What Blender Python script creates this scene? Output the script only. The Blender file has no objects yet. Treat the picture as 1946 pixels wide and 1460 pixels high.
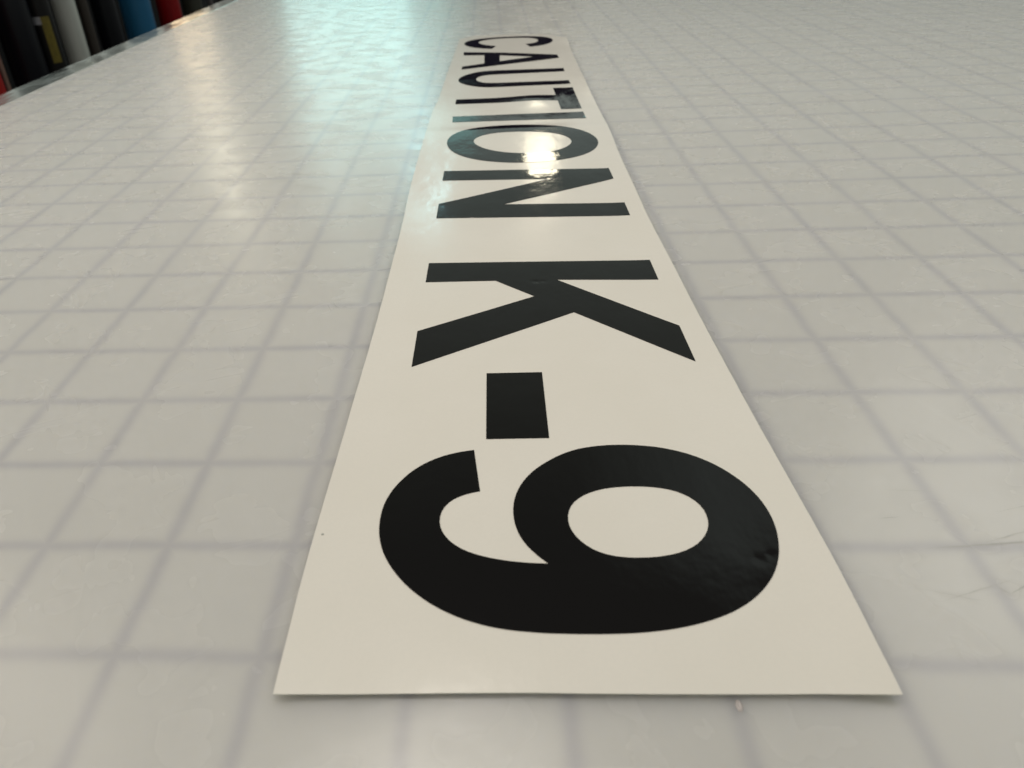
import bpy, bmesh, math, random
from mathutils import Vector, Matrix, Euler
from mathutils.geometry import delaunay_2d_cdt

# all modelling coordinates are inches on the cutting mat (1 grid square = 1 inch); S turns them into metres
S = 0.0254
scene = bpy.context.scene
random.seed(7)

# ------------------------------------------------------------------ camera
CAM = (-3.4410658, -3.0024177, 4.1672975)
cam_data = bpy.data.cameras.new('camera')
cam = bpy.data.objects.new('camera', cam_data)
scene.collection.objects.link(cam)
cam.location = [c*S for c in CAM]
cam.rotation_mode = 'XYZ'
cam.rotation_euler = (0.9825761, 0.0487549, 0.0497989)
cam_data.sensor_fit = 'HORIZONTAL'
cam_data.sensor_width = 36.0
cam_data.lens = 1403.386/1946*36.0
cam_data.shift_x = 132.8/1946
cam_data.clip_start = 0.005
cam_data.clip_end = 60.0
cam_data.dof.use_dof = True
cam_data.dof.focus_distance = 8.2*S
cam_data.dof.aperture_fstop = (cam_data.lens/1000)/(0.033*S)
scene.camera = cam

# ------------------------------------------------------------------ view
scene.view_settings.view_transform = 'Standard'
scene.view_settings.look = 'None'
scene.view_settings.exposure = 0.0
scene.view_settings.gamma = 1.0
scene.view_settings.use_curve_mapping = False
scene.render.engine = 'CYCLES'

# ------------------------------------------------------------------ node helpers
class NT:
    def __init__(self, tree): self.t = tree; self.n = tree.nodes; self.l = tree.links
    def put(self, sock, v):
        if isinstance(v, bpy.types.NodeSocket): self.l.new(v, sock)
        else: sock.default_value = v
    def node(self, kind, **kw):
        nd = self.n.new(kind)
        for k, v in kw.items(): setattr(nd, k, v)
        return nd
    def m(self, op, a, b=0.0, c=0.0, clamp=False):
        nd = self.n.new('ShaderNodeMath'); nd.operation = op; nd.use_clamp = clamp
        self.put(nd.inputs[0], a); self.put(nd.inputs[1], b)
        if len(nd.inputs) > 2: self.put(nd.inputs[2], c)
        return nd.outputs[0]
    def ss(self, v, lo, hi, a=0.0, b=1.0):
        nd = self.n.new('ShaderNodeMapRange'); nd.interpolation_type = 'SMOOTHSTEP'
        self.put(nd.inputs['Value'], v)
        nd.inputs['From Min'].default_value = lo; nd.inputs['From Max'].default_value = hi
        nd.inputs['To Min'].default_value = a; nd.inputs['To Max'].default_value = b
        return nd.outputs[0]
    def mix(self, f, a, b):
        nd = self.n.new('ShaderNodeMix'); nd.data_type = 'RGBA'
        self.put(nd.inputs[0], f); self.put(nd.inputs[6], a); self.put(nd.inputs[7], b)
        return nd.outputs[2]
    def noise(self, vec, scale, detail=4.0, rough=0.55, dist=0.0):
        nd = self.n.new('ShaderNodeTexNoise')
        self.put(nd.inputs['Vector'], vec); nd.inputs['Scale'].default_value = scale
        nd.inputs['Detail'].default_value = detail; nd.inputs['Roughness'].default_value = rough
        nd.inputs['Distortion'].default_value = dist
        return nd.outputs[0]
    def inches(self, sx=1.0, sy=1.0, sz=1.0, rot=0.0):
        tc = self.n.new('ShaderNodeNewGeometry'); mp = self.n.new('ShaderNodeMapping')
        self.l.new(tc.outputs['Position'], mp.inputs[0])
        mp.inputs['Scale'].default_value = (sx/S, sy/S, sz/S)
        if rot:
            m2 = self.n.new('ShaderNodeMapping'); m2.inputs['Rotation'].default_value = (0, 0, rot)
            self.l.new(tc.outputs['Position'], m2.inputs[0]); self.l.new(m2.outputs[0], mp.inputs[0])
        return mp.outputs[0]

# ------------------------------------------------------------------ ambient light of the workshop (direction only)
world = bpy.data.worlds.new('World'); scene.world = world; world.use_nodes = True
W = NT(world.node_tree); W.n.clear()
tc = W.node('ShaderNodeTexCoord'); sx = W.node('ShaderNodeSeparateXYZ'); W.l.new(tc.outputs['Generated'], sx.inputs[0])
el = W.m('MULTIPLY', W.m('ARCSINE', sx.outputs[2]), 57.2958)
az = W.m('MULTIPLY', W.m('ARCTAN2', sx.outputs[0], sx.outputs[1]), 57.2958)
ramp = W.node('ShaderNodeValToRGB'); W.l.new(W.m('DIVIDE', W.m('ADD', el, 10.0), 100.0), ramp.inputs[0])
cr = ramp.color_ramp; cr.interpolation = 'B_SPLINE'
AMB = [(-10, (.02, .02, .019)), (0, (.16, .16, .15)), (8, (.46, .47, .42)), (14, (.42, .50, .47)), (19, (.24, .285, .26)),
       (28, (.20, .215, .19)), (38, (.115, .125, .105)), (48, (.07, .07, .065)), (62, (.145, .13, .115)), (88, (.31, .28, .25))]
cr.elements[0].position = 0.0; cr.elements[0].color = (*AMB[0][1], 1)
cr.elements[1].position = (AMB[-1][0]+10)/100; cr.elements[1].color = (*AMB[-1][1], 1)
for e, c in AMB[1:-1]:
    q = cr.elements.new((e+10)/100); q.color = (*c, 1)
# the far end of the room, low above the table end, is dark
wob = W.noise(tc.outputs['Generated'], 60.0, 3.0)
lim = W.m('ADD', el, W.m('MULTIPLY', W.m('SUBTRACT', wob, 0.5), 1.6))
low = W.m('MULTIPLY', W.ss(lim, 12.7, 13.3, 1.0, 0.0), W.ss(el, 6.6, 8.0))
side = W.m('MULTIPLY', W.ss(az, -3.6, -2.4), W.ss(az, 5.7, 6.2, 1.0, 0.0))
low = W.m('MULTIPLY', low, side)
# the room to the left and right of the photographer
col = ramp.outputs[0]
# daylight spill left of the strip
win = W.m('MULTIPLY', W.ss(az, -17.0, -9.0), W.ss(az, -2.4, 0.2, 1.0, 0.0))
win = W.m('MULTIPLY', win, W.m('MULTIPLY', W.ss(el, 0.0, 5.0), W.ss(el, 15.5, 17.5, 1.0, 0.0)))
col = W.mix(W.m('MULTIPLY', win, 0.75), col, (.50, .98, .92, 1))
shn = W.m('MULTIPLY', W.ss(az, 6.0, 27.0), W.m('MULTIPLY', W.ss(el, 28.0, 36.0), W.ss(el, 43.0, 49.0, 1.0, 0.0)))
col = W.mix(shn, col, (.34, .38, .35, 1))
col = W.mix(low, col, (.012, .009, .02, 1))
bg = W.node('ShaderNodeBackground'); W.l.new(col, bg.inputs[0]); bg.inputs[1].default_value = 1.0
wo = W.node('ShaderNodeOutputWorld'); W.l.new(bg.outputs[0], wo.inputs[0])
try:
    world.cycles.sampling_method = 'MANUAL'; world.cycles.sample_map_resolution = 1024
except Exception: pass

# ------------------------------------------------------------------ lamps of the workshop
def lamp(az0, az1, el0, el1, radiance, color, D=150.0, spread=180):
    """rectangular lamp filling the given directions (degrees, seen from the table) at distance D inches"""
    a = math.radians((az0+az1)/2); e = math.radians((el0+el1)/2)
    d = Vector((math.sin(a)*math.cos(e), math.cos(a)*math.cos(e), math.sin(e)))
    w = 2*D*math.tan(math.radians(abs(az1-az0))/2)*math.cos(e); h = 2*D*math.tan(math.radians(abs(el1-el0))/2)
    ld = bpy.data.lights.new('workshop_lamp', 'AREA'); ld.shape = 'RECTANGLE'
    ld.size = w*S; ld.size_y = h*S; ld.color = color
    ld.energy = radiance*math.pi*w*h*S*S
    o = bpy.data.objects.new('workshop_lamp', ld); scene.collection.objects.link(o)
    o.location = (d*D + Vector((CAM[0], CAM[1], 0)))*S
    o.rotation_euler = (-d).to_track_quat('-Z', 'Y').to_euler()
    return o
WARM = (1.0, .90, .66); SOFT = (1.0, .94, .80); TEAL = (.62, 1.0, .95)
lamp(2.6, 5.2, 15.0, 17.5, 7.0, WARM).data.shape = 'ELLIPSE'            # reflected in the O and the N
lamp(-5.7, -4.1, 15.0, 18.0, 15.0, (.42, .92, 1.0))          # daylight on the strip's edge
lamp(-14.0, -5.5, 4.0, 13.5, 1.5, TEAL)          # window, glare on the mat
lamp(-12.6, -11.2, 15.0, 20.0, 1.6, (.8, 1, .95))
lamp(-20.8, -19.2, 13.0, 18.0, 5.2, (1, .93, .70))
lamp(-23.4, -22.2, 9.5, 13.0, 1.4, (1, .88, .72))
lamp(-21.5, -19.0, 5.5, 8.0, 3.2, (1, .74, .45))
lamp(31.0, 46.0, 27.0, 42.0, 1.8, (1, .98, .90), D=120)
# fill panels added to light strip and mat, outside everything the letters mirror
def panel(loc, w, h, radiance, color):
    ld = bpy.data.lights.new('fill_panel', 'AREA'); ld.shape = 'RECTANGLE'
    ld.size = w*S; ld.size_y = h*S; ld.color = color; ld.energy = radiance*math.pi*w*h*S*S
    o = bpy.data.objects.new('fill_panel', ld); scene.collection.objects.link(o)
    o.location = [c*S for c in loc]
    o.rotation_euler = (Vector((-3, 6, 0))-Vector(loc)).to_track_quat('-Z', 'Y').to_euler()
panel((-7, 11, 30), 13, 9, 11.0, (1, .92, .82))  # low panel, added so brightness falls off towards the near end
panel((-50, 18, 48), 40, 30, 2.7, (1, .90, .78))
panel((46, 30, 56), 40, 30, 1.3, (1, .97, .92))
panel((-40, -50, 80), 60, 30, .5, (1, .86, .68))

# ------------------------------------------------------------------ mesh helpers
def link(name, bm, mat, parent=None, smooth=False, bevel=0.0, keep=False):
    me = bpy.data.meshes.new(name)
    if not keep: bmesh.ops.recalc_face_normals(bm, faces=bm.faces)
    bm.to_mesh(me); bm.free()
    me.materials.append(mat)
    o = bpy.data.objects.new(name, me); scene.collection.objects.link(o)
    if smooth:
        for f in me.polygons: f.use_smooth = True
    if parent: o.parent = parent
    if bevel:
        b = o.modifiers.new('bevel', 'BEVEL'); b.width = bevel*S; b.segments = 2; b.limit_method = 'ANGLE'
    return o
def empty(name, label, cat, loc=(0, 0, 0), group=None, kind=None):
    o = bpy.data.objects.new(name, None); scene.collection.objects.link(o)
    o.location = [c*S for c in loc]; o.empty_display_size = 0.02
    o['label'] = label; o['category'] = cat
    if group: o['group'] = group
    if kind: o['kind'] = kind
    return o
def box(bm, x0, x1, y0, y1, z0, z1):
    vs = [bm.verts.new((x*S, y*S, z*S)) for x in (x0, x1) for y in (y0, y1) for z in (z0, z1)]
    for f in ((0, 1, 3, 2), (4, 6, 7, 5), (0, 4, 5, 1), (2, 3, 7, 6), (0, 2, 6, 4), (1, 5, 7, 3)):
        bm.faces.new([vs[i] for i in f])
def lathe(bm, prof, n=40):
    rings = []
    for r, z in prof:
        rings.append([bm.verts.new((r*math.cos(2*math.pi*k/n)*S, r*math.sin(2*math.pi*k/n)*S, z*S)) for k in range(n)])
    for a, b in zip(rings, rings[1:]):
        for k in range(n): bm.faces.new((a[k], a[(k+1) % n], b[(k+1) % n], b[k]))
    return rings

def mat(name):
    m = bpy.data.materials.new(name); m.use_nodes = True
    t = NT(m.node_tree); b = t.n['Principled BSDF']
    return m, t, b

# ------------------------------------------------------------------ materials
def paper_mat():
    m, t, b = mat('glossy_backing_paper'); v = t.inches()
    n1 = t.noise(v, 0.9, 3.0); n2 = t.noise(v, 30.0, 3.0)
    c = t.mix(t.ss(n1, .3, .7), (.795, .77, .71, 1), (.815, .79, .735, 1))
    c = t.mix(t.ss(n2, .3, .7, 0, .25), c, (.76, .745, .70, 1))
    t.put(b.inputs['Base Color'], c)
    t.put(b.inputs['Roughness'], 0.145)
    b.inputs['Specular IOR Level'].default_value = 0.5
    # fine orange-peel of the release liner
    pe = t.noise(t.inches(7.0, 2.6, 1.0), 1.0, 4.0, .6)
    wv = t.m('ADD', t.noise(t.inches(1.2, .55, 1.0), 1.0, 2.0, .5), t.m('MULTIPLY', t.noise(t.inches(3.2, 2.2, 1.0), 1.0, 3.0, .6), .45))
    bp = t.node('ShaderNodeBump'); bp.inputs['Strength'].default_value = 1.0; bp.inputs['Distance'].default_value = 0.0020*S
    t.put(bp.inputs['Height'], pe)
    b2 = t.node('ShaderNodeBump'); b2.inputs['Strength'].default_value = 1.0; b2.inputs['Distance'].default_value = 0.0065*S
    t.put(b2.inputs['Height'], wv); t.l.new(bp.outputs[0], b2.inputs['Normal'])
    t.l.new(b2.outputs[0], b.inputs['Normal'])
    return m
def vinyl_mat():
    m, t, b = mat('gloss_black_vinyl')
    b.inputs['Base Color'].default_value = (.0055, .0052, .0055, 1)
    sm = t.noise(t.inches(), 1.3, 4.0)
    t.put(b.inputs['Roughness'], t.ss(sm, .3, .75, .035, .085))
    b.inputs['Specular IOR Level'].default_value = 0.5
    pe = t.noise(t.inches(4.5, 1.8, 1.0), 1.0, 3.0, .6)
    wv = t.m('ADD', t.noise(t.inches(1.2, .55, 1.0), 1.0, 2.0, .5), t.m('MULTIPLY', t.noise(t.inches(3.2, 2.2, 1.0), 1.0, 3.0, .6), .45))
    bp = t.node('ShaderNodeBump'); bp.inputs['Strength'].default_value = 1.0; bp.inputs['Distance'].default_value = 0.0009*S
    t.put(bp.inputs['Height'], pe)
    b2 = t.node('ShaderNodeBump'); b2.inputs['Strength'].default_value = 1.0; b2.inputs['Distance'].default_value = 0.0065*S
    t.put(b2.inputs['Height'], wv); t.l.new(bp.outputs[0], b2.inputs['Normal'])
    t.l.new(b2.outputs[0], b.inputs['Normal'])
    return m
def mat_mat():
    """translucent cutting mat: soft one-inch grid seen through its frosted, scuffed top"""
    m, t, b = mat('frosted_cutting_mat')
    v = t.inches()
    # frosted plastic bends the lines a little
    warp = t.node('ShaderNodeTexNoise'); t.put(warp.inputs['Vector'], v); warp.inputs['Scale'].default_value = 2.2; warp.inputs['Detail'].default_value = 2.0
    off = t.node('ShaderNodeVectorMath', operation='SUBTRACT'); t.l.new(warp.outputs['Color'], off.inputs[0]); off.inputs[1].default_value = (.5, .5, .5)
    sc = t.node('ShaderNodeVectorMath', operation='SCALE'); t.l.new(off.outputs[0], sc.inputs[0]); sc.inputs['Scale'].default_value = 0.05
    ad = t.node('ShaderNodeVectorMath', operation='ADD'); t.l.new(v, ad.inputs[0]); t.l.new(sc.outputs[0], ad.inputs[1])
    sp = t.node('ShaderNodeSeparateXYZ'); t.l.new(ad.outputs[0], sp.inputs[0])
    def line(s):
        d = t.m('ABSOLUTE', t.m('SUBTRACT', t.m('FRACT', t.m('ADD', s, 0.5)), 0.5))
        return t.m('EXPONENT', t.m('MULTIPLY', t.m('MULTIPLY', d, d), -1/(0.062*0.062)))
    g = t.m('MAXIMUM', line(sp.outputs[0]), line(sp.outputs[1]))
    g = t.m('MULTIPLY', g, t.ss(t.noise(v, 0.8, 2.0), .25, .75, .72, 1.0))
    big = t.noise(v, 0.22, 3.0); mid = t.noise(v, 1.3, 2.0)
    base = t.mix(t.ss(big, .3, .7), (.595, .59, .565, 1), (.61, .605, .583, 1))
    base = t.mix(t.ss(mid, .35, .7, 0, .05), base, (.59, .585, .56, 1))
    cc = t.mix(t.m('MULTIPLY', g, 0.44), base, (.34, .34, .405, 1))
    # scuffs in streaks
    st1 = t.noise(t.inches(6.0, 0.6, 1.0, rot=1.2), 1.0, 2.0, .5, .2)
    st2 = t.noise(t.inches(7.0, 0.7, 1.0, rot=-0.5), 1.0, 2.0, .5, .2)
    scuff = t.m('MULTIPLY', t.ss(st1, .5, .85), t.ss(mid, .4, .65))
    scuff2 = t.ss(st2, .52, .85)
    sc_all = t.m('MAXIMUM', scuff, t.m('MULTIPLY', scuff2, .6))
    cc = t.mix(t.m('MULTIPLY', sc_all, .08), cc, (.80, .80, .76, 1))
    t.put(b.inputs['Base Color'], cc)
    rr = t.m('ADD', t.ss(mid, .35, .65, .22, .30), t.m('MULTIPLY', sc_all, -.06))
    t.put(b.inputs['Roughness'], rr)
    b.inputs['Specular IOR Level'].default_value = 0.42
    b.inputs['Subsurface Weight'].default_value = 1.0
    b.inputs['Subsurface Radius'].default_value = (1.0, .95, .85)
    b.inputs['Subsurface Scale'].default_value = 0.7*S
    bp = t.node('ShaderNodeBump'); bp.inputs['Strength'].default_value = 1.0; bp.inputs['Distance'].default_value = 0.0016*S
    fine = t.noise(t.inches(1, .8, 1), 5.0, 4.0, .6)
    hgt = t.m('ADD', t.m('MULTIPLY', st1, .5), t.m('MULTIPLY', fine, .5))
    t.put(bp.inputs['Height'], hgt)
    b2 = t.node('ShaderNodeBump'); b2.inputs['Strength'].default_value = 1.0; b2.inputs['Distance'].default_value = 0.005*S
    t.put(b2.inputs['Height'], t.noise(v, .8, 3.0)); t.l.new(bp.outputs[0], b2.inputs['Normal'])
    t.l.new(b2.outputs[0], b.inputs['Normal'])
    return m
def plain(name, col, rough=.5, metal=0.0, spec=.5, vary=.15, scale=1.5, stretch=(1, 1, 1), bump=0.0):
    m, t, b = mat(name)
    n = t.noise(t.inches(*stretch), scale, 4.0)
    dark = tuple(c*(1-vary) for c in col)+(1,); light = tuple(min(1, c*(1+vary)) for c in col)+(1,)
    t.put(b.inputs['Base Color'], t.mix(t.ss(n, .3, .7), dark, light))
    t.put(b.inputs['Roughness'], t.ss(n, .3, .7, rough*.85, rough*1.15))
    b.inputs['Metallic'].default_value = metal; b.inputs['Specular IOR Level'].default_value = spec
    if bump:
        bp = t.node('ShaderNodeBump'); bp.inputs['Strength'].default_value = 1; bp.inputs['Distance'].default_value = bump*S
        t.put(bp.inputs['Height'], n); t.l.new(bp.outputs[0], b.inputs['Normal'])
    return m
M_PAPER = paper_mat(); M_VINYL = vinyl_mat(); M_MAT = mat_mat()
M_TRIM = plain('worn_aluminium', (.62, .63, .60), .12, 1.0, vary=.12, scale=1.0, stretch=(.6, .22, 1), bump=.03)
M_WOOD = plain('table_laminate', (.45, .44, .41), .5)
M_STEEL = plain('painted_steel', (.10, .10, .11), .45)
M_FLOOR = plain('dark_concrete', (.06, .058, .055), .6, scale=.2)
M_CUT = plain('cut_line_dirt', (.40, .41, .38), .6)
M_WALL = plain('dark_wall_paint', (.012, .012, .014), .8, scale=.1)

# ------------------------------------------------------------------ setting: floor, wall behind the rolls
bm = bmesh.new(); box(bm, -180, 160, -120, 260, -37.0, -36.0)
f = link('floor', bm, M_FLOOR); f['kind'] = 'structure'
bm = bmesh.new(); box(bm, -84, -80, -40, 250, -36, 14)
f = link('wall', bm, M_WALL); f['kind'] = 'structure'

# ------------------------------------------------------------------ table with its aluminium edge
TX0, TX1, TY0, TY1 = -16.4, 31.6, -21.4, 98.6
table = empty('work_table', 'large flat work table with a shiny worn aluminium edge strip', 'table', (0, 0, -36))
def to_local(o, parent, loc):           # children keep their place although the parent Empty stands at its base
    o.parent = parent; o.matrix_parent_inverse = Matrix.Translation(Vector(loc)*S).inverted()
    return o
TL = (0, 0, -36)
bm = bmesh.new(); box(bm, TX0, TX1, TY0, TY1, -1.5, -.252); to_local(link('tabletop', bm, M_WOOD), table, TL)
bm = bmesh.new(); box(bm, TX0-.92, TX0-.004, TY0-.5, TY1+.5, -1.6, -.012); to_local(link('edge_trim', bm, M_TRIM, bevel=.06), table, TL)
for x in (TX0+3, TX1-3):
    for y in (TY0+4, TY1-4):
        bm = bmesh.new(); box(bm, x-1.2, x+1.2, y-1.2, y+1.2, -36, -1.502)
        to_local(link('leg', bm, M_STEEL, bevel=.1), table, TL)

# ------------------------------------------------------------------ cutting mat
bm = bmesh.new(); box(bm, TX0, TX1, TY0, TY1, -.25, 0)
cm = link('cutting_mat', bm, M_MAT)
cm['label'] = 'frosted white cutting mat with a soft grey square grid covering the whole table'; cm['category'] = 'cutting mat'

# ---- the strip's surface and outlines, in inches on the mat

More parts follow.
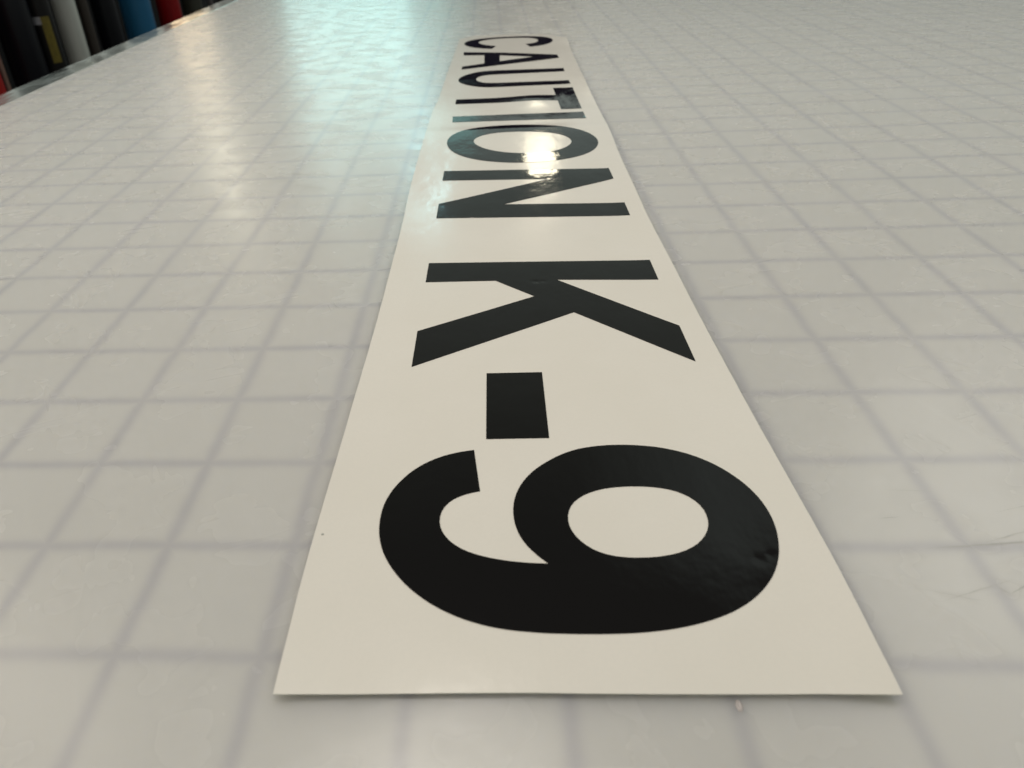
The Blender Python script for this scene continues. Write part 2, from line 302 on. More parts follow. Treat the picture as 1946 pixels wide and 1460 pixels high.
def height(x, y):
    """height of the vinyl strip above the mat, in inches: slow waves, a small crest, edges that lift a little"""
    h = 0.030 + 0.010*math.sin(0.62*y+0.4) + 0.0015*math.sin(1.7*y+x)
    h += 0.0120*math.exp(-((y-12.52)/(0.30 if y > 12.52 else 1.1))**2)
    h += 0.0320*math.exp(-((x+2.4)/0.55)**2-((y-15.15)/0.75)**2)
    e = max(0.0, abs(x+2.93)-1.25)
    h += 0.05*e*e*(1+0.6*math.sin(0.8*y+(1.2 if x > -2.93 else 0)))
    f = max(0.0, y-21.5)
    return h + 0.004*f*f
GLYPHS = {
 '9': [
  [(-3.614,2.112),(-3.673,2.100),(-3.730,2.087),(-3.787,2.070),(-3.843,2.049),(-3.897,2.024),(-3.949,1.995),(-3.998,1.962),(-4.045,1.926),(-4.089,1.886),(-4.130,1.843),(-4.167,1.797),(-4.201,1.748),(-4.232,1.698),(-4.260,1.645),(-4.285,1.591),(-4.305,1.535),(-4.322,1.478),(-4.335,1.420),(-4.343,1.361),(-4.348,1.302),(-4.349,1.242),(-4.347,1.183),(-4.342,1.124),(-4.333,1.065),(-4.320,1.007),(-4.303,0.950),(-4.282,0.894),(-4.258,0.840),(-4.230,0.787),(-4.199,0.737),(-4.165,0.687),(-4.129,0.640),(-4.091,0.594),(-4.050,0.551),(-4.007,0.510),(-3.962,0.471),(-3.915,0.434),(-3.866,0.400),(-3.816,0.368),(-3.764,0.339),(-3.710,0.312),(-3.656,0.288),(-3.600,0.267),(-3.543,0.248),(-3.486,0.232),(-3.428,0.219),(-3.369,0.208),(-3.310,0.200),(-3.250,0.194),(-3.191,0.189),(-3.131,0.185),(-3.071,0.182),(-3.012,0.181),(-2.952,0.180),(-2.892,0.179),(-2.832,0.180),(-2.772,0.180),(-2.712,0.182),(-2.653,0.184),(-2.593,0.187),(-2.533,0.191),(-2.474,0.197),(-2.414,0.204),(-2.355,0.212),(-2.296,0.222),(-2.238,0.234),(-2.179,0.248),(-2.122,0.263),(-2.064,0.281),(-2.008,0.300),(-1.952,0.322),(-1.898,0.346),(-1.844,0.372),(-1.793,0.402),(-1.742,0.434),(-1.694,0.469),(-1.648,0.507),(-1.604,0.547),(-1.563,0.590),(-1.524,0.635),(-1.488,0.682),(-1.456,0.732),(-1.427,0.784),(-1.402,0.838),(-1.380,0.893),(-1.362,0.950),(-1.347,1.008),(-1.335,1.066),(-1.326,1.125),(-1.321,1.184),(-1.319,1.244),(-1.321,1.303),(-1.327,1.362),(-1.337,1.421),(-1.350,1.479),(-1.367,1.536),(-1.388,1.592),(-1.412,1.646),(-1.440,1.699),(-1.471,1.749),(-1.504,1.798),(-1.541,1.845),(-1.581,1.889),(-1.624,1.930),(-1.670,1.968),(-1.718,2.003),(-1.769,2.034),(-1.821,2.062),(-1.875,2.086),(-1.931,2.107),(-1.988,2.125),(-2.046,2.139),(-2.104,2.150),(-2.163,2.158),(-2.223,2.164),(-2.282,2.168),(-2.342,2.169),(-2.402,2.168),(-2.461,2.164),(-2.520,2.157),(-2.579,2.147),(-2.637,2.134),(-2.694,2.118),(-2.749,2.096),(-2.803,2.071),(-2.854,2.041),(-2.904,2.008),(-2.952,1.972),(-2.998,1.934),(-3.042,1.894),(-3.083,1.852),(-3.122,1.807),(-3.157,1.759),(-3.189,1.709),(-3.217,1.656),(-3.240,1.602),(-3.260,1.546),(-3.275,1.489),(-3.285,1.430),(-3.291,1.371),(-3.292,1.312),(-3.289,1.253),(-3.282,1.194),(-3.269,1.136),(-3.252,1.080),(-3.229,1.025),(-3.201,0.973),(-3.168,0.924),(-3.132,0.878),(-3.092,0.833),(-3.050,0.791),(-3.111,0.793),(-3.172,0.796),(-3.232,0.801),(-3.293,0.808),(-3.353,0.817),(-3.412,0.829),(-3.471,0.843),(-3.529,0.860),(-3.586,0.880),(-3.640,0.905),(-3.692,0.935),(-3.739,0.971),(-3.782,1.012),(-3.817,1.059),(-3.845,1.110),(-3.864,1.165),(-3.873,1.222),(-3.872,1.280),(-3.862,1.337),(-3.841,1.391),(-3.810,1.439),(-3.771,1.480),(-3.723,1.513),(-3.671,1.539),(-3.615,1.559),(-3.557,1.575)],
  [(-2.666,1.553),(-2.613,1.577),(-2.557,1.596),(-2.499,1.610),(-2.441,1.619),(-2.381,1.624),(-2.322,1.627),(-2.262,1.626),(-2.203,1.623),(-2.144,1.616),(-2.086,1.605),(-2.030,1.589),(-1.976,1.566),(-1.927,1.535),(-1.884,1.498),(-1.848,1.454),(-1.821,1.404),(-1.804,1.350),(-1.798,1.294),(-1.800,1.237),(-1.812,1.180),(-1.832,1.126),(-1.861,1.076),(-1.896,1.030),(-1.937,0.989),(-1.984,0.954),(-2.034,0.925),(-2.088,0.901),(-2.144,0.882),(-2.202,0.869),(-2.260,0.859),(-2.320,0.853),(-2.379,0.851),(-2.438,0.851),(-2.497,0.856),(-2.555,0.865),(-2.611,0.881),(-2.664,0.904),(-2.713,0.935),(-2.756,0.973),(-2.794,1.017),(-2.825,1.066),(-2.848,1.119),(-2.863,1.174),(-2.868,1.231),(-2.865,1.289),(-2.852,1.344),(-2.831,1.397),(-2.800,1.445),(-2.761,1.487),(-2.716,1.523)],
 ],
 '-': [
  [(-3.503,3.361),(-2.939,3.370),(-2.942,2.276),(-3.507,2.269)],
 ],
 'K': [
  [(-4.277,6.127),(-1.371,6.052),(-1.371,5.465),(-2.622,5.532),(-1.367,4.288),(-1.364,3.536),(-2.489,4.658),(-4.288,3.507),(-4.286,4.270),(-2.922,5.087),(-3.389,5.544),(-4.281,5.546)],
 ],
 'N': [
  [(-4.255,9.989),(-1.387,9.852),(-1.381,9.300),(-3.238,8.271),(-1.373,8.181),(-1.371,7.652),(-4.269,7.755),(-4.265,8.370),(-2.452,9.395),(-4.261,9.489)],
 ],
 'O': [
  [(-4.276,11.646),(-4.279,11.706),(-4.280,11.765),(-4.278,11.825),(-4.274,11.884),(-4.268,11.943),(-4.259,12.001),(-4.247,12.059),(-4.233,12.116),(-4.216,12.173),(-4.196,12.228),(-4.173,12.282),(-4.146,12.334),(-4.117,12.385),(-4.085,12.433),(-4.050,12.479),(-4.011,12.523),(-3.970,12.564),(-3.927,12.603),(-3.881,12.638),(-3.832,12.671),(-3.782,12.701),(-3.730,12.727),(-3.676,12.752),(-3.621,12.773),(-3.565,12.792),(-3.508,12.809),(-3.450,12.823),(-3.392,12.835),(-3.333,12.846),(-3.274,12.855),(-3.215,12.862),(-3.155,12.867),(-3.096,12.870),(-3.036,12.872),(-2.976,12.872),(-2.917,12.871),(-2.857,12.868),(-2.797,12.863),(-2.738,12.857),(-2.679,12.849),(-2.620,12.840),(-2.561,12.829),(-2.502,12.816),(-2.445,12.802),(-2.387,12.786),(-2.330,12.768),(-2.274,12.749),(-2.218,12.728),(-2.163,12.705),(-2.109,12.680),(-2.056,12.653),(-2.004,12.624),(-1.954,12.593),(-1.905,12.560),(-1.857,12.524),(-1.812,12.487),(-1.768,12.447),(-1.726,12.406),(-1.686,12.362),(-1.649,12.316),(-1.613,12.269),(-1.580,12.220),(-1.549,12.170),(-1.521,12.118),(-1.494,12.065),(-1.470,12.011),(-1.449,11.956),(-1.430,11.900),(-1.413,11.843),(-1.399,11.785),(-1.388,11.727),(-1.379,11.669),(-1.373,11.610),(-1.370,11.551),(-1.370,11.492),(-1.372,11.433),(-1.378,11.374),(-1.386,11.316),(-1.397,11.258),(-1.412,11.201),(-1.429,11.145),(-1.449,11.089),(-1.471,11.035),(-1.497,10.982),(-1.525,10.930),(-1.556,10.880),(-1.589,10.832),(-1.626,10.786),(-1.664,10.742),(-1.706,10.700),(-1.749,10.660),(-1.795,10.623),(-1.842,10.588),(-1.891,10.555),(-1.942,10.524),(-1.994,10.496),(-2.047,10.470),(-2.101,10.446),(-2.156,10.424),(-2.212,10.404),(-2.269,10.386),(-2.327,10.370),(-2.384,10.357),(-2.443,10.345),(-2.502,10.336),(-2.561,10.329),(-2.620,10.324),(-2.680,10.320),(-2.739,10.319),(-2.799,10.320),(-2.858,10.322),(-2.918,10.326),(-2.977,10.332),(-3.036,10.340),(-3.095,10.350),(-3.154,10.362),(-3.212,10.376),(-3.269,10.392),(-3.326,10.410),(-3.382,10.430),(-3.437,10.452),(-3.491,10.476),(-3.544,10.502),(-3.597,10.530),(-3.647,10.561),(-3.697,10.593),(-3.745,10.628),(-3.792,10.665),(-3.836,10.703),(-3.879,10.744),(-3.920,10.787),(-3.959,10.831),(-3.996,10.877),(-4.031,10.925),(-4.064,10.974),(-4.094,11.025),(-4.122,11.077),(-4.148,11.131),(-4.171,11.185),(-4.192,11.241),(-4.211,11.297),(-4.228,11.354),(-4.242,11.412),(-4.254,11.470),(-4.264,11.528),(-4.271,11.587)],
  [(-3.752,11.718),(-3.754,11.773),(-3.750,11.828),(-3.739,11.881),(-3.723,11.933),(-3.701,11.983),(-3.674,12.030),(-3.641,12.075),(-3.604,12.116),(-3.563,12.153),(-3.518,12.187),(-3.470,12.217),(-3.419,12.243),(-3.366,12.264),(-3.311,12.282),(-3.255,12.297),(-3.198,12.308),(-3.140,12.316),(-3.081,12.321),(-3.022,12.323),(-2.963,12.323),(-2.904,12.322),(-2.844,12.318),(-2.785,12.314),(-2.726,12.307),(-2.667,12.299),(-2.608,12.290),(-2.550,12.278),(-2.492,12.265),(-2.435,12.249),(-2.380,12.231),(-2.325,12.209),(-2.273,12.185),(-2.222,12.157),(-2.173,12.126),(-2.127,12.092),(-2.084,12.054),(-2.044,12.014),(-2.007,11.970),(-1.974,11.923),(-1.945,11.874),(-1.921,11.823),(-1.900,11.771),(-1.885,11.716),(-1.875,11.661),(-1.869,11.605),(-1.869,11.549),(-1.874,11.493),(-1.884,11.437),(-1.899,11.383),(-1.919,11.330),(-1.944,11.279),(-1.972,11.229),(-2.004,11.181),(-2.040,11.136),(-2.078,11.094),(-2.120,11.054),(-2.164,11.017),(-2.211,10.985),(-2.260,10.956),(-2.311,10.931),(-2.364,10.910),(-2.419,10.894),(-2.475,10.882),(-2.532,10.874),(-2.590,10.869),(-2.648,10.868),(-2.706,10.871),(-2.765,10.876),(-2.824,10.884),(-2.882,10.894),(-2.939,10.907),(-2.997,10.922),(-3.053,10.939),(-3.109,10.959),(-3.163,10.981),(-3.216,11.006),(-3.267,11.034),(-3.317,11.065),(-3.365,11.098),(-3.410,11.134),(-3.454,11.173),(-3.496,11.215),(-3.535,11.258),(-3.572,11.304),(-3.606,11.351),(-3.638,11.400),(-3.667,11.450),(-3.693,11.502),(-3.715,11.555),(-3.732,11.609),(-3.745,11.663)],
 ],
 'I': [
  [(-4.243,13.765),(-1.403,13.767),(-1.402,13.211),(-4.232,13.281)],
 ],
 'T': [
  [(-1.872,16.213),(-1.399,16.183),(-1.402,14.058),(-1.858,14.070),(-1.866,14.880),(-4.226,14.918),(-4.225,15.386),(-1.871,15.412)],
 ],
 'U': [
  [(-1.418,18.554),(-1.421,18.148),(-1.481,18.146),(-1.541,18.144),(-1.601,18.142),(-1.661,18.139),(-1.720,18.137),(-1.780,18.135),(-1.840,18.133),(-1.900,18.131),(-1.959,18.129),(-2.019,18.127),(-2.079,18.125),(-2.139,18.123),(-2.198,18.121),(-2.258,18.119),(-2.318,18.117),(-2.378,18.115),(-2.438,18.113),(-2.497,18.111),(-2.557,18.109),(-2.617,18.107),(-2.677,18.105),(-2.736,18.103),(-2.796,18.101),(-2.856,18.099),(-2.916,18.097),(-2.975,18.095),(-3.035,18.093),(-3.095,18.091),(-3.154,18.088),(-3.214,18.085),(-3.273,18.081),(-3.331,18.076),(-3.388,18.067),(-3.444,18.055),(-3.497,18.039),(-3.547,18.016),(-3.593,17.988),(-3.635,17.954),(-3.671,17.914),(-3.702,17.869),(-3.727,17.820),(-3.747,17.768),(-3.761,17.713),(-3.769,17.657),(-3.773,17.600),(-3.771,17.543),(-3.764,17.486),(-3.752,17.430),(-3.734,17.376),(-3.712,17.325),(-3.685,17.277),(-3.654,17.233),(-3.618,17.193),(-3.578,17.160),(-3.535,17.131),(-3.487,17.109),(-3.436,17.092),(-3.383,17.079),(-3.327,17.070),(-3.270,17.064),(-3.211,17.060),(-3.152,17.057),(-3.093,17.054),(-3.033,17.052),(-2.973,17.050),(-2.913,17.049),(-2.854,17.047),(-2.794,17.046),(-2.734,17.044),(-2.674,17.043),(-2.614,17.042),(-2.555,17.040),(-2.495,17.039),(-2.435,17.038),(-2.375,17.037),(-2.316,17.035),(-2.256,17.034),(-2.196,17.033),(-2.136,17.032),(-2.076,17.031),(-2.017,17.030),(-1.957,17.028),(-1.897,17.027),(-1.837,17.026),(-1.777,17.025),(-1.718,17.024),(-1.658,17.022),(-1.598,17.021),(-1.538,17.020),(-1.478,17.018),(-1.419,17.017),(-1.408,16.608),(-1.468,16.607),(-1.528,16.606),(-1.588,16.605),(-1.648,16.604),(-1.708,16.603),(-1.768,16.602),(-1.828,16.601),(-1.888,16.600),(-1.947,16.599),(-2.007,16.598),(-2.067,16.597),(-2.127,16.596),(-2.187,16.595),(-2.247,16.594),(-2.307,16.594),(-2.367,16.593),(-2.427,16.592),(-2.487,16.591),(-2.547,16.590),(-2.607,16.589),(-2.666,16.588),(-2.726,16.587),(-2.786,16.586),(-2.846,16.585),(-2.906,16.584),(-2.966,16.583),(-3.026,16.581),(-3.086,16.580),(-3.146,16.579),(-3.205,16.578),(-3.265,16.578),(-3.324,16.580),(-3.382,16.584),(-3.439,16.591),(-3.496,16.602),(-3.551,16.617),(-3.604,16.638),(-3.656,16.662),(-3.706,16.692),(-3.755,16.724),(-3.802,16.760),(-3.847,16.798),(-3.891,16.838),(-3.933,16.880),(-3.973,16.923),(-4.012,16.968),(-4.048,17.015),(-4.082,17.064),(-4.113,17.114),(-4.141,17.165),(-4.166,17.219),(-4.187,17.273),(-4.205,17.329),(-4.219,17.386),(-4.230,17.444),(-4.236,17.502),(-4.239,17.561),(-4.239,17.620),(-4.234,17.678),(-4.226,17.736),(-4.215,17.794),(-4.200,17.851),(-4.182,17.907),(-4.160,17.962),(-4.136,18.016),(-4.109,18.069),(-4.079,18.120),(-4.048,18.170),(-4.014,18.219),(-3.977,18.265),(-3.939,18.310),(-3.898,18.353),(-3.855,18.393),(-3.811,18.431),(-3.764,18.465),(-3.715,18.496),(-3.665,18.523),(-3.613,18.546),(-3.559,18.565),(-3.504,18.579),(-3.448,18.590),(-3.391,18.597),(-3.332,18.601),(-3.274,18.603),(-3.214,18.603),(-3.155,18.603),(-3.095,18.602),(-3.035,18.601),(-2.975,18.600),(-2.915,18.598),(-2.855,18.597),(-2.795,18.595),(-2.735,18.593),(-2.675,18.592),(-2.616,18.590),(-2.556,18.588),(-2.496,18.586),(-2.436,18.585),(-2.376,18.583),(-2.316,18.581),(-2.256,18.579),(-2.196,18.577),(-2.136,18.575),(-2.076,18.574),(-2.017,18.572),(-1.957,18.570),(-1.897,18.568),(-1.837,18.566),(-1.777,18.564),(-1.717,18.563),(-1.657,18.561),(-1.597,18.559),(-1.537,18.557),(-1.477,18.555)],
 ],
 'A': [
  [(-4.195,21.446),(-3.022,21.118),(-1.444,20.446),(-1.422,19.966),(-1.844,19.806),(-4.194,18.906),(-4.187,19.303),(-3.562,19.629),(-3.564,20.836),(-4.188,20.940)],
  [(-3.110,20.712),(-2.131,20.294),(-3.122,19.856)],
 ],
 'C': [
  [(-2.147,21.891),(-2.274,22.407),(-2.221,22.423),(-2.168,22.441),(-2.118,22.462),(-2.070,22.488),(-2.027,22.519),(-1.988,22.556),(-1.954,22.598),(-1.924,22.645),(-1.900,22.695),(-1.881,22.748),(-1.866,22.803),(-1.855,22.860),(-1.850,22.918),(-1.848,22.976),(-1.851,23.033),(-1.859,23.090),(-1.872,23.144),(-1.890,23.197),(-1.914,23.247),(-1.943,23.293),(-1.978,23.335),(-2.018,23.373),(-2.063,23.406),(-2.111,23.436),(-2.163,23.461),(-2.216,23.483),(-2.272,23.502),(-2.329,23.518),(-2.387,23.532),(-2.446,23.543),(-2.505,23.552),(-2.564,23.559),(-2.624,23.564),(-2.684,23.568),(-2.744,23.570),(-2.804,23.571),(-2.864,23.569),(-2.924,23.566),(-2.984,23.562),(-3.044,23.556),(-3.103,23.548),(-3.162,23.539),(-3.221,23.527),(-3.279,23.514),(-3.337,23.498),(-3.393,23.480),(-3.447,23.458),(-3.499,23.434),(-3.548,23.405),(-3.593,23.372),(-3.634,23.336),(-3.669,23.294),(-3.699,23.249),(-3.722,23.201),(-3.738,23.149),(-3.748,23.095),(-3.752,23.040),(-3.749,22.984),(-3.741,22.928),(-3.728,22.872),(-3.710,22.817),(-3.687,22.763),(-3.661,22.711),(-3.631,22.661),(-3.597,22.614),(-3.561,22.568),(-3.521,22.524),(-3.480,22.483),(-3.436,22.443),(-3.391,22.404),(-3.345,22.366),(-3.298,22.329),(-3.251,22.292),(-3.205,22.255),(-3.330,21.814),(-3.385,21.835),(-3.440,21.856),(-3.495,21.879),(-3.548,21.904),(-3.601,21.932),(-3.651,21.962),(-3.700,21.995),(-3.748,22.030),(-3.794,22.067),(-3.838,22.107),(-3.880,22.148),(-3.921,22.191),(-3.960,22.236),(-3.997,22.283),(-4.031,22.331),(-4.063,22.380),(-4.093,22.431),(-4.120,22.484),(-4.143,22.538),(-4.163,22.593),(-4.180,22.649),(-4.193,22.706),(-4.203,22.764),(-4.209,22.822),(-4.212,22.881),(-4.212,22.940),(-4.208,22.998),(-4.200,23.056),(-4.190,23.114),(-4.175,23.170),(-4.157,23.226),(-4.134,23.279),(-4.108,23.331),(-4.078,23.380),(-4.044,23.426),(-4.007,23.470),(-3.965,23.510),(-3.921,23.547),(-3.874,23.581),(-3.824,23.612),(-3.773,23.639),(-3.719,23.664),(-3.664,23.686),(-3.608,23.705),(-3.551,23.723),(-3.494,23.738),(-3.436,23.751),(-3.377,23.763),(-3.318,23.774),(-3.259,23.782),(-3.200,23.790),(-3.140,23.797),(-3.080,23.802),(-3.021,23.807),(-2.961,23.811),(-2.901,23.815),(-2.841,23.817),(-2.781,23.819),(-2.721,23.819),(-2.661,23.819),(-2.601,23.818),(-2.541,23.815),(-2.482,23.811),(-2.422,23.805),(-2.363,23.798),(-2.304,23.789),(-2.245,23.778),(-2.187,23.765),(-2.129,23.750),(-2.072,23.734),(-2.015,23.716),(-1.959,23.696),(-1.904,23.674),(-1.850,23.650),(-1.797,23.624),(-1.747,23.595),(-1.699,23.563),(-1.654,23.528),(-1.612,23.489),(-1.574,23.447),(-1.539,23.401),(-1.509,23.352),(-1.482,23.301),(-1.459,23.248),(-1.439,23.193),(-1.422,23.137),(-1.408,23.079),(-1.398,23.022),(-1.392,22.963),(-1.389,22.905),(-1.389,22.846),(-1.393,22.787),(-1.400,22.729),(-1.411,22.671),(-1.425,22.614),(-1.442,22.558),(-1.463,22.503),(-1.487,22.450),(-1.514,22.398),(-1.544,22.348),(-1.578,22.299),(-1.614,22.253),(-1.653,22.209),(-1.694,22.167),(-1.738,22.128),(-1.784,22.091),(-1.831,22.057),(-1.881,22.025),(-1.932,21.995),(-1.985,21.967),(-2.038,21.941),(-2.092,21.916)],
 ],
}
LEFT_EDGE = [(-4.394,23.776), (-4.573,18.493), (-4.649,15.365), (-4.737,14.148), (-4.774,10.582), (-4.787,9.252), (-4.773,7.854), (-4.765,7.120), (-4.777,6.441), (-4.781,3.779), (-4.796,3.462), (-4.816,1.897), (-4.846,0.901), (-4.842,-0.031), (-4.834,-0.305)]
RIGHT_EDGE = [(-0.932,23.025), (-0.989,20.179), (-1.011,17.640), (-1.045,15.323), (-1.045,12.139), (-1.099,10.376), (-1.116,8.510), (-1.133,7.430), (-1.106,6.172), (-1.103,5.031), (-1.098,4.506), (-1.082,3.327), (-1.063,2.027), (-1.035,1.190), (-1.016,0.364), (-1.035,-0.248)]
NEAR_EDGE = [(-4.834,-0.305), (-4.569,-0.293), (-4.164,-0.279), (-3.649,-0.264), (-3.260,-0.255), (-2.906,-0.254), (-2.423,-0.249), (-1.988,-0.242), (-1.490,-0.232), (-1.251,-0.238), (-1.035,-0.248)]
FAR_EDGE = [(-4.394,23.776), (-3.936,24.270), (-2.521,24.249), (-1.490,23.921), (-0.932,23.025)]

# ------------------------------------------------------------------ cuts in the mat
def ribbon(name, pts, w, z=0.003, parent=None, m=None):
    bm = bmesh.new(); L = []; R_ = []
    n = len(pts)
    for i, (x, y) in enumerate(pts):
        a = Vector(pts[max(0, i-1)]); b = Vector(pts[min(n-1, i+1)]); d = (b-a).normalized(); q = Vector((-d.y, d.x))
        ww = w*(.15+.85*math.sin(math.pi*(i+.001)/(n-1+.002)))/2
        L.append(bm.verts.new(((x+q.x*ww)*S, (y+q.y*ww)*S, z*S))); R_.append(bm.verts.new(((x-q.x*ww)*S, (y-q.y*ww)*S, z*S)))
    for i in range(n-1): bm.faces.new((L[i], L[i+1], R_[i+1], R_[i]))
    return link(name, bm, m or M_CUT, parent)
def wig(a, b, n=14, amp=.004):
    return [(a[0]+(b[0]-a[0])*k/(n-1)+random.uniform(-amp, amp), a[1]+(b[1]-a[1])*k/(n-1)+random.uniform(-amp, amp)*.5) for k in range(n)]
CUTS = [((-.49, 1.297), (-.335, 1.312), .008), ((-.30, .985), (.70, 1.075), .011), ((.15, 1.045), (.62, 1.20), .006),
        ((.40, 1.36), (.95, 1.52), .006), ((.01, .625), (.062, .568), .010), ((.062, .568), (.26, .675), .010),
        ((-.42, .50), (.16, .70), .005), ((-.55, .62), (-.1, .49), .004), ((-.1, -.03), (.22, -.07), .006),
        ((-.30, 1.62), (.05, 1.60), .005), ((-6.9, 9.6), (-6.2, 9.3), .02), ((-7.2, 10.3), (-6.6, 10.1), .02)]
for a, b_, w in CUTS: ribbon('knife_cut', wig(a, b_), w*.6, parent=cm)
# a small nick with a raised pale rim, just in front of the strip
bm = bmesh.new(); nk = lathe(bm, [(.040, 0), (.030, .005), (.020, .006), (.012, .002), (.004, .001)], 20)
o = link('nick', bm, plain('nick_plastic', (.48, .44, .43), .25), cm, smooth=True)
o.location = (-1.985*S, -.30*S, .0005*S); o.scale = (.5, 1.0, 1)

# ------------------------------------------------------------------ the lettering strip
strip = empty('lettering_strip', 'long white glossy strip reading CAUTION K-9 in black vinyl letters', 'decal', (-2.93, 0, 0))
SL = (-2.93, 0, 0)
def interp(tab, y):
    tab = sorted((q[1], q[0]) for q in tab)
    if y <= tab[0][0]: return tab[0][1]
    for (a, xa), (b, xb) in zip(tab, tab[1:]):
        if y <= b:
            t = (y-a)/(b-a); return xa+(xb-xa)*t
    return tab[-1][1]
def interp_x(tab, x):
    tab = sorted(tab)
    if x <= tab[0][0]: return tab[0][1]
    for (a, ya), (b, yb) in zip(tab, tab[1:]):
        if x <= b: return ya+(yb-ya)*(x-a)/(b-a)
    return tab[-1][1]
yl0, yl1 = LEFT_EDGE[-1][1], LEFT_EDGE[0][1]; yr0, yr1 = RIGHT_EDGE[-1][1], RIGHT_EDGE[0][1]
NV, NU = 420, 64
bm = bmesh.new(); top = []
for j in range(NV+1):
    t = j/NV; row = []
    ya = yl0+(yl1-yl0)*t; yb = yr0+(yr1-yr0)*t
    xa = interp(LEFT_EDGE, ya); xb = interp(RIGHT_EDGE, yb)
    # slight smoothing of the traced edges
    xa = (xa+interp(LEFT_EDGE, ya-.5)+interp(LEFT_EDGE, ya+.5))/3; xb = (xb+interp(RIGHT_EDGE, yb-.5)+interp(RIGHT_EDGE, yb+.5))/3
    for i in range(NU+1):
        u = i/NU; x = xa+(xb-xa)*u; y = ya+(yb-ya)*u
        near = interp_x(NEAR_EDGE, x)-(yl0+(yr0-yl0)*u); far = interp_x(FAR_EDGE, x)-(yl1+(yr1-yl1)*u)
        y += near*max(0, 1-t*12)+far*max(0, 1-(1-t)*12)
        row.append(bm.verts.new((x*S, y*S, height(x, y)*S)))
    top.append(row)
for j in range(NV):
    for i in range(NU): bm.faces.new((top[j][i], top[j][i+1], top[j+1][i+1], top[j+1][i]))
def slope_normal(x, y):
    e = .004
    return Vector((-(height(x+e, y)-height(x-e, y))/(2*e), -(height(x, y+e)-height(x, y-e))/(2*e), 1)).normalized()
def skirt(bm, drop):
    """thin side walls with their own vertices, so the cut edge stays crisp"""
    bm.verts.ensure_lookup_table(); ntop = len(bm.verts)
    for e in [e for e in bm.edges if e.is_boundary]:
        f = e.link_faces[0]; c = f.calc_center_median(); a, b_ = e.verts
        q = [bm.verts.new(v.co) for v in (a, b_)]+[bm.verts.new(v.co-Vector((0, 0, drop))) for v in (b_, a)]
        bm.faces.new(q)
    return ntop
def finish(bm, name, m, parent, ntop, normal_at):
    me = bpy.data.meshes.new(name); bm.to_mesh(me); bm.free(); me.materials.append(m)
    for f in me.polygons: f.use_smooth = f.vertices[0] < ntop
    ns = []
    for v in me.vertices:
        ns.append(normal_at(v.co.x/S, v.co.y/S) if v.index < ntop else Vector((0, 0, 0)))
    me.normals_split_custom_set_from_vertices(ns)
    o = bpy.data.objects.new(name, me); scene.collection.objects.link(o)
    to_local(o, parent, SL)
    return o
nt = skirt(bm, .006*S)
bw = finish(bm, 'backing_paper', M_PAPER, strip, nt, slope_normal)

BUMPS = {'K': [(-2.884, 5.49, -.0034, .030), (-2.79, 5.49, -.0026, .022)],
         '9': [(-1.53, .83, -.0028, .035), (-1.44, .87, -.0024, .025)]}
T_V = .0045
def glyph(ch, loops, label):
    pts = []; edges = []
    for lp in loops:
        s0 = len(pts)
        P_ = []
        for a, b_ in zip(lp, lp[1:]+lp[:1]):       # long straight sides get vertices too, so they follow the strip's waves
            n = max(1, int(math.dist(a, b_)/.06))
            P_ += [(a[0]+(b_[0]-a[0])*k/n, a[1]+(b_[1]-a[1])*k/n) for k in range(n)]
        pts += P_; m = len(P_)
        edges += [(s0+k, s0+(k+1) % m) for k in range(m)]
    nb = len(pts)
    def inside(x, y):
        c = False
        for lp in loops:
            for (xa, ya), (xb, yb) in zip(lp, lp[1:]+lp[:1]):
                if (ya > y) != (yb > y) and x < (xb-xa)*(y-ya)/(yb-ya)+xa: c = not c
        return c
    xs = [q[0] for q in pts]; ys = [q[1] for q in pts]
    g = .035 if ch in BUMPS else .05
    def near_edge(x, y):
        return any(abs(px-x) < g*.55 and abs(py-y) < g*.55 for px, py in pts[:nb])
    x = min(xs)+g*.5
    while x < max(xs):
        y = min(ys)+g*.5
        while y < max(ys):
            if inside(x, y) and not near_edge(x, y): pts.append((x, y))
            y += g
        x += g
    vo, eo, fo, *_ = delaunay_2d_cdt([Vector(q) for q in pts], edges, [], 0, 1e-6)
    def hz(x, y):
        h = height(x, y)+T_V
        for bx_, by_, amp, sg in BUMPS.get(ch, []):
            h += amp*math.exp(-((x-bx_)**2+(y-by_)**2)/(2*sg*sg))
        return h
    bm = bmesh.new(); vs = [bm.verts.new((v.x*S, v.y*S, hz(v.x, v.y)*S)) for v in vo]
    for f in fo:
        cx = sum(vo[i].x for i in f)/3; cy = sum(vo[i].y for i in f)/3
        if inside(cx, cy): bm.faces.new([vs[i] for i in f])
    for v in [v for v in bm.verts if not v.link_faces]: bm.verts.remove(v)
    bmesh.ops.dissolve_degenerate(bm, dist=1e-7, edges=bm.edges)
    bm.normal_update()
    for f in bm.faces:
        if f.normal.z < 0: f.normal_flip()
    nt = skirt(bm, T_V*S*.97)
    def nrm(x, y):
        e = .004
        return Vector((-(hz(x+e, y)-hz(x-e, y))/(2*e), -(hz(x, y+e)-hz(x, y-e))/(2*e), 1)).normalized()
    o = finish(bm, {'9': 'digit', '-': 'hyphen'}.get(ch, 'letter'), M_VINYL, strip, nt, nrm)
    o['label'] = label
LAB = {'9': 'black vinyl digit 9, nearest and largest character', '-': 'short black vinyl hyphen between K and 9', 'K': 'black vinyl letter K',
       'N': 'black vinyl letter N', 'O': 'black vinyl letter O with a bright reflection', 'I': 'black vinyl letter I', 'T': 'black vinyl letter T',
       'U': 'black vinyl letter U', 'A': 'black vinyl letter A', 'C': 'black vinyl letter C at the far end'}
for ch, loops in GLYPHS.items(): glyph(ch, loops, LAB[ch])
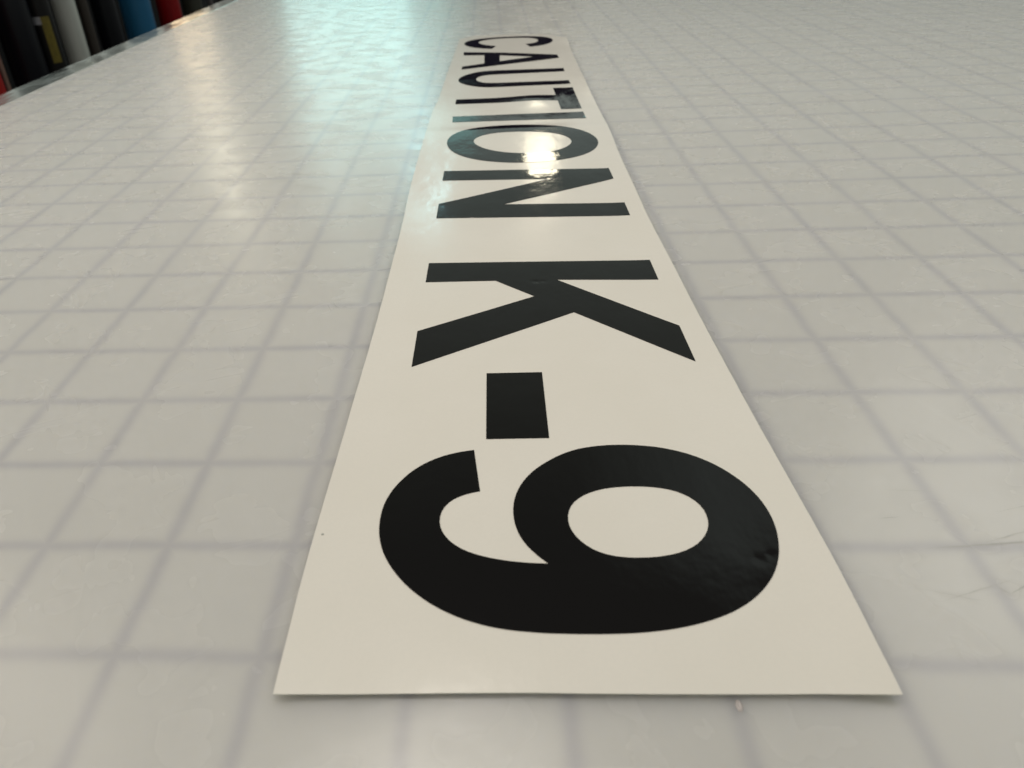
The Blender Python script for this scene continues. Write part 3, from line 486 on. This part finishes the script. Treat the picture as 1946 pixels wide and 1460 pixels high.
# a tiny dark speck on the backing
bm = bmesh.new(); lathe(bm, [(.012, 0), (.009, .004), (.002, .006)], 10)
o = link('speck', bm, M_CUT, smooth=True); to_local(o, strip, SL); o.location = (-4.775*S, 1.06*S, height(-4.775, 1.06)*S)

# ------------------------------------------------------------------ rolls of vinyl standing behind the table
def roll(a0, a1, col, label, xrow=-64.0, h=52.0, rough=.35, rim=None, name='vinyl_roll', base=0.0):
    """an upright roll whose silhouette fills the bearings a0..a1 as seen from the camera"""
    a = math.radians((a0+a1)/2); D = (xrow-CAM[0])/math.sin(a)
    r = D*math.sin(math.radians(abs(a1-a0))/2)
    cx = CAM[0]+D*math.sin(a); cy = CAM[1]+D*math.cos(a)
    t = empty(name, label, 'vinyl roll', (cx, cy, -36+base), group='rolls of vinyl standing behind the table')
    bm = bmesh.new(); lathe(bm, [(r*.62, .0), (r*.97, 0), (r, .12), (r, h-.12), (r*.97, h), (r*.62, h)], 48)
    # spiral edge step of the outer turn
    link('film', bm, plain('vinyl_film', col, rough, spec=.25, vary=.12, scale=.5, stretch=(1, 1, .15)), t, smooth=True)
    bm = bmesh.new(); lathe(bm, [(r*.60, -.3), (r*.60, h+.3), (r*.50, h+.3), (r*.50, -.3), (r*.60, -.3)], 32)
    link('core', bm, plain('cardboard_core', (.30, .22, .13), .8), t)
    return t, r, cx, cy
roll(-36.2, -32.55, (.45, .014, .012), 'red vinyl roll with a pale edge, far left behind the table')
roll(-32.50, -32.22, (.42, .27, .22), 'thin dull pink roll beside the red roll at far left', xrow=-66)
roll(-31.95, -29.75, (.008, .008, .012), 'black vinyl roll with a bare tag, left of the charcoal roll')
tB, rB, cxB, cyB = roll(-29.95, -28.55, (.012, .011, .011), 'charcoal vinyl roll with white and yellow tags, left of the white roll', xrow=-62)
roll(-28.45, -27.05, (.62, .60, .56), 'white vinyl roll standing behind the table edge', rough=.4)
roll(-26.98, -26.35, (.060, .048, .042), 'slim dark brown roll right beside the white roll')
roll(-26.20, -24.72, (.007, .007, .010), 'black vinyl roll between the slim brown and the blue rolls')
roll(-24.50, -22.55, (.03, .165, .33), 'blue vinyl roll beside the red roll')
roll(-22.25, -20.75, (.32, .006, .008), 'dark red vinyl roll right of the blue roll')
roll(-20.66, -19.36, (.060, .060, .046), 'olive grey vinyl roll right of the dark red roll')
roll(-18.98, -18.62, (.16, .14, .14), 'slim mauve grey roll near the top edge of the photo')
roll(-18.38, -16.60, (.12, .115, .10), 'grey vinyl roll, rightmost of the rolls behind the table')
# tags on the two dark rolls
def tag_part(parent, r, ang, w, z0, z1, col, name, lab):
    bm = bmesh.new(); n = 8; rows = []
    for k in range(n+1):
        a = math.radians(ang)+(k/n-.5)*w/r
        rows.append([bm.verts.new(((r+.03)*math.cos(a)*S, (r+.03)*math.sin(a)*S, z*S)) for z in (z0, z1)])
    for p_, q in zip(rows, rows[1:]): bm.faces.new((p_[0], q[0], q[1], p_[1]))
    o = link(name, bm, plain(name, col, .5), parent); o['label'] = lab
    so = o.modifiers.new('thickness', 'SOLIDIFY'); so.thickness = .02*S; so.offset = 1
face = math.degrees(math.atan2(CAM[1]-cyB, CAM[0]-cxB))
tag_part(tB, rB, face-42, 2.0, 28.3, 29.2, (.34, .33, .36), 'tag', 'small white tag')
tag_part(tB, rB, face+16, 1.1, 23.6, 29.2, (.17, .13, .012), 'tag', 'dull yellow tag')
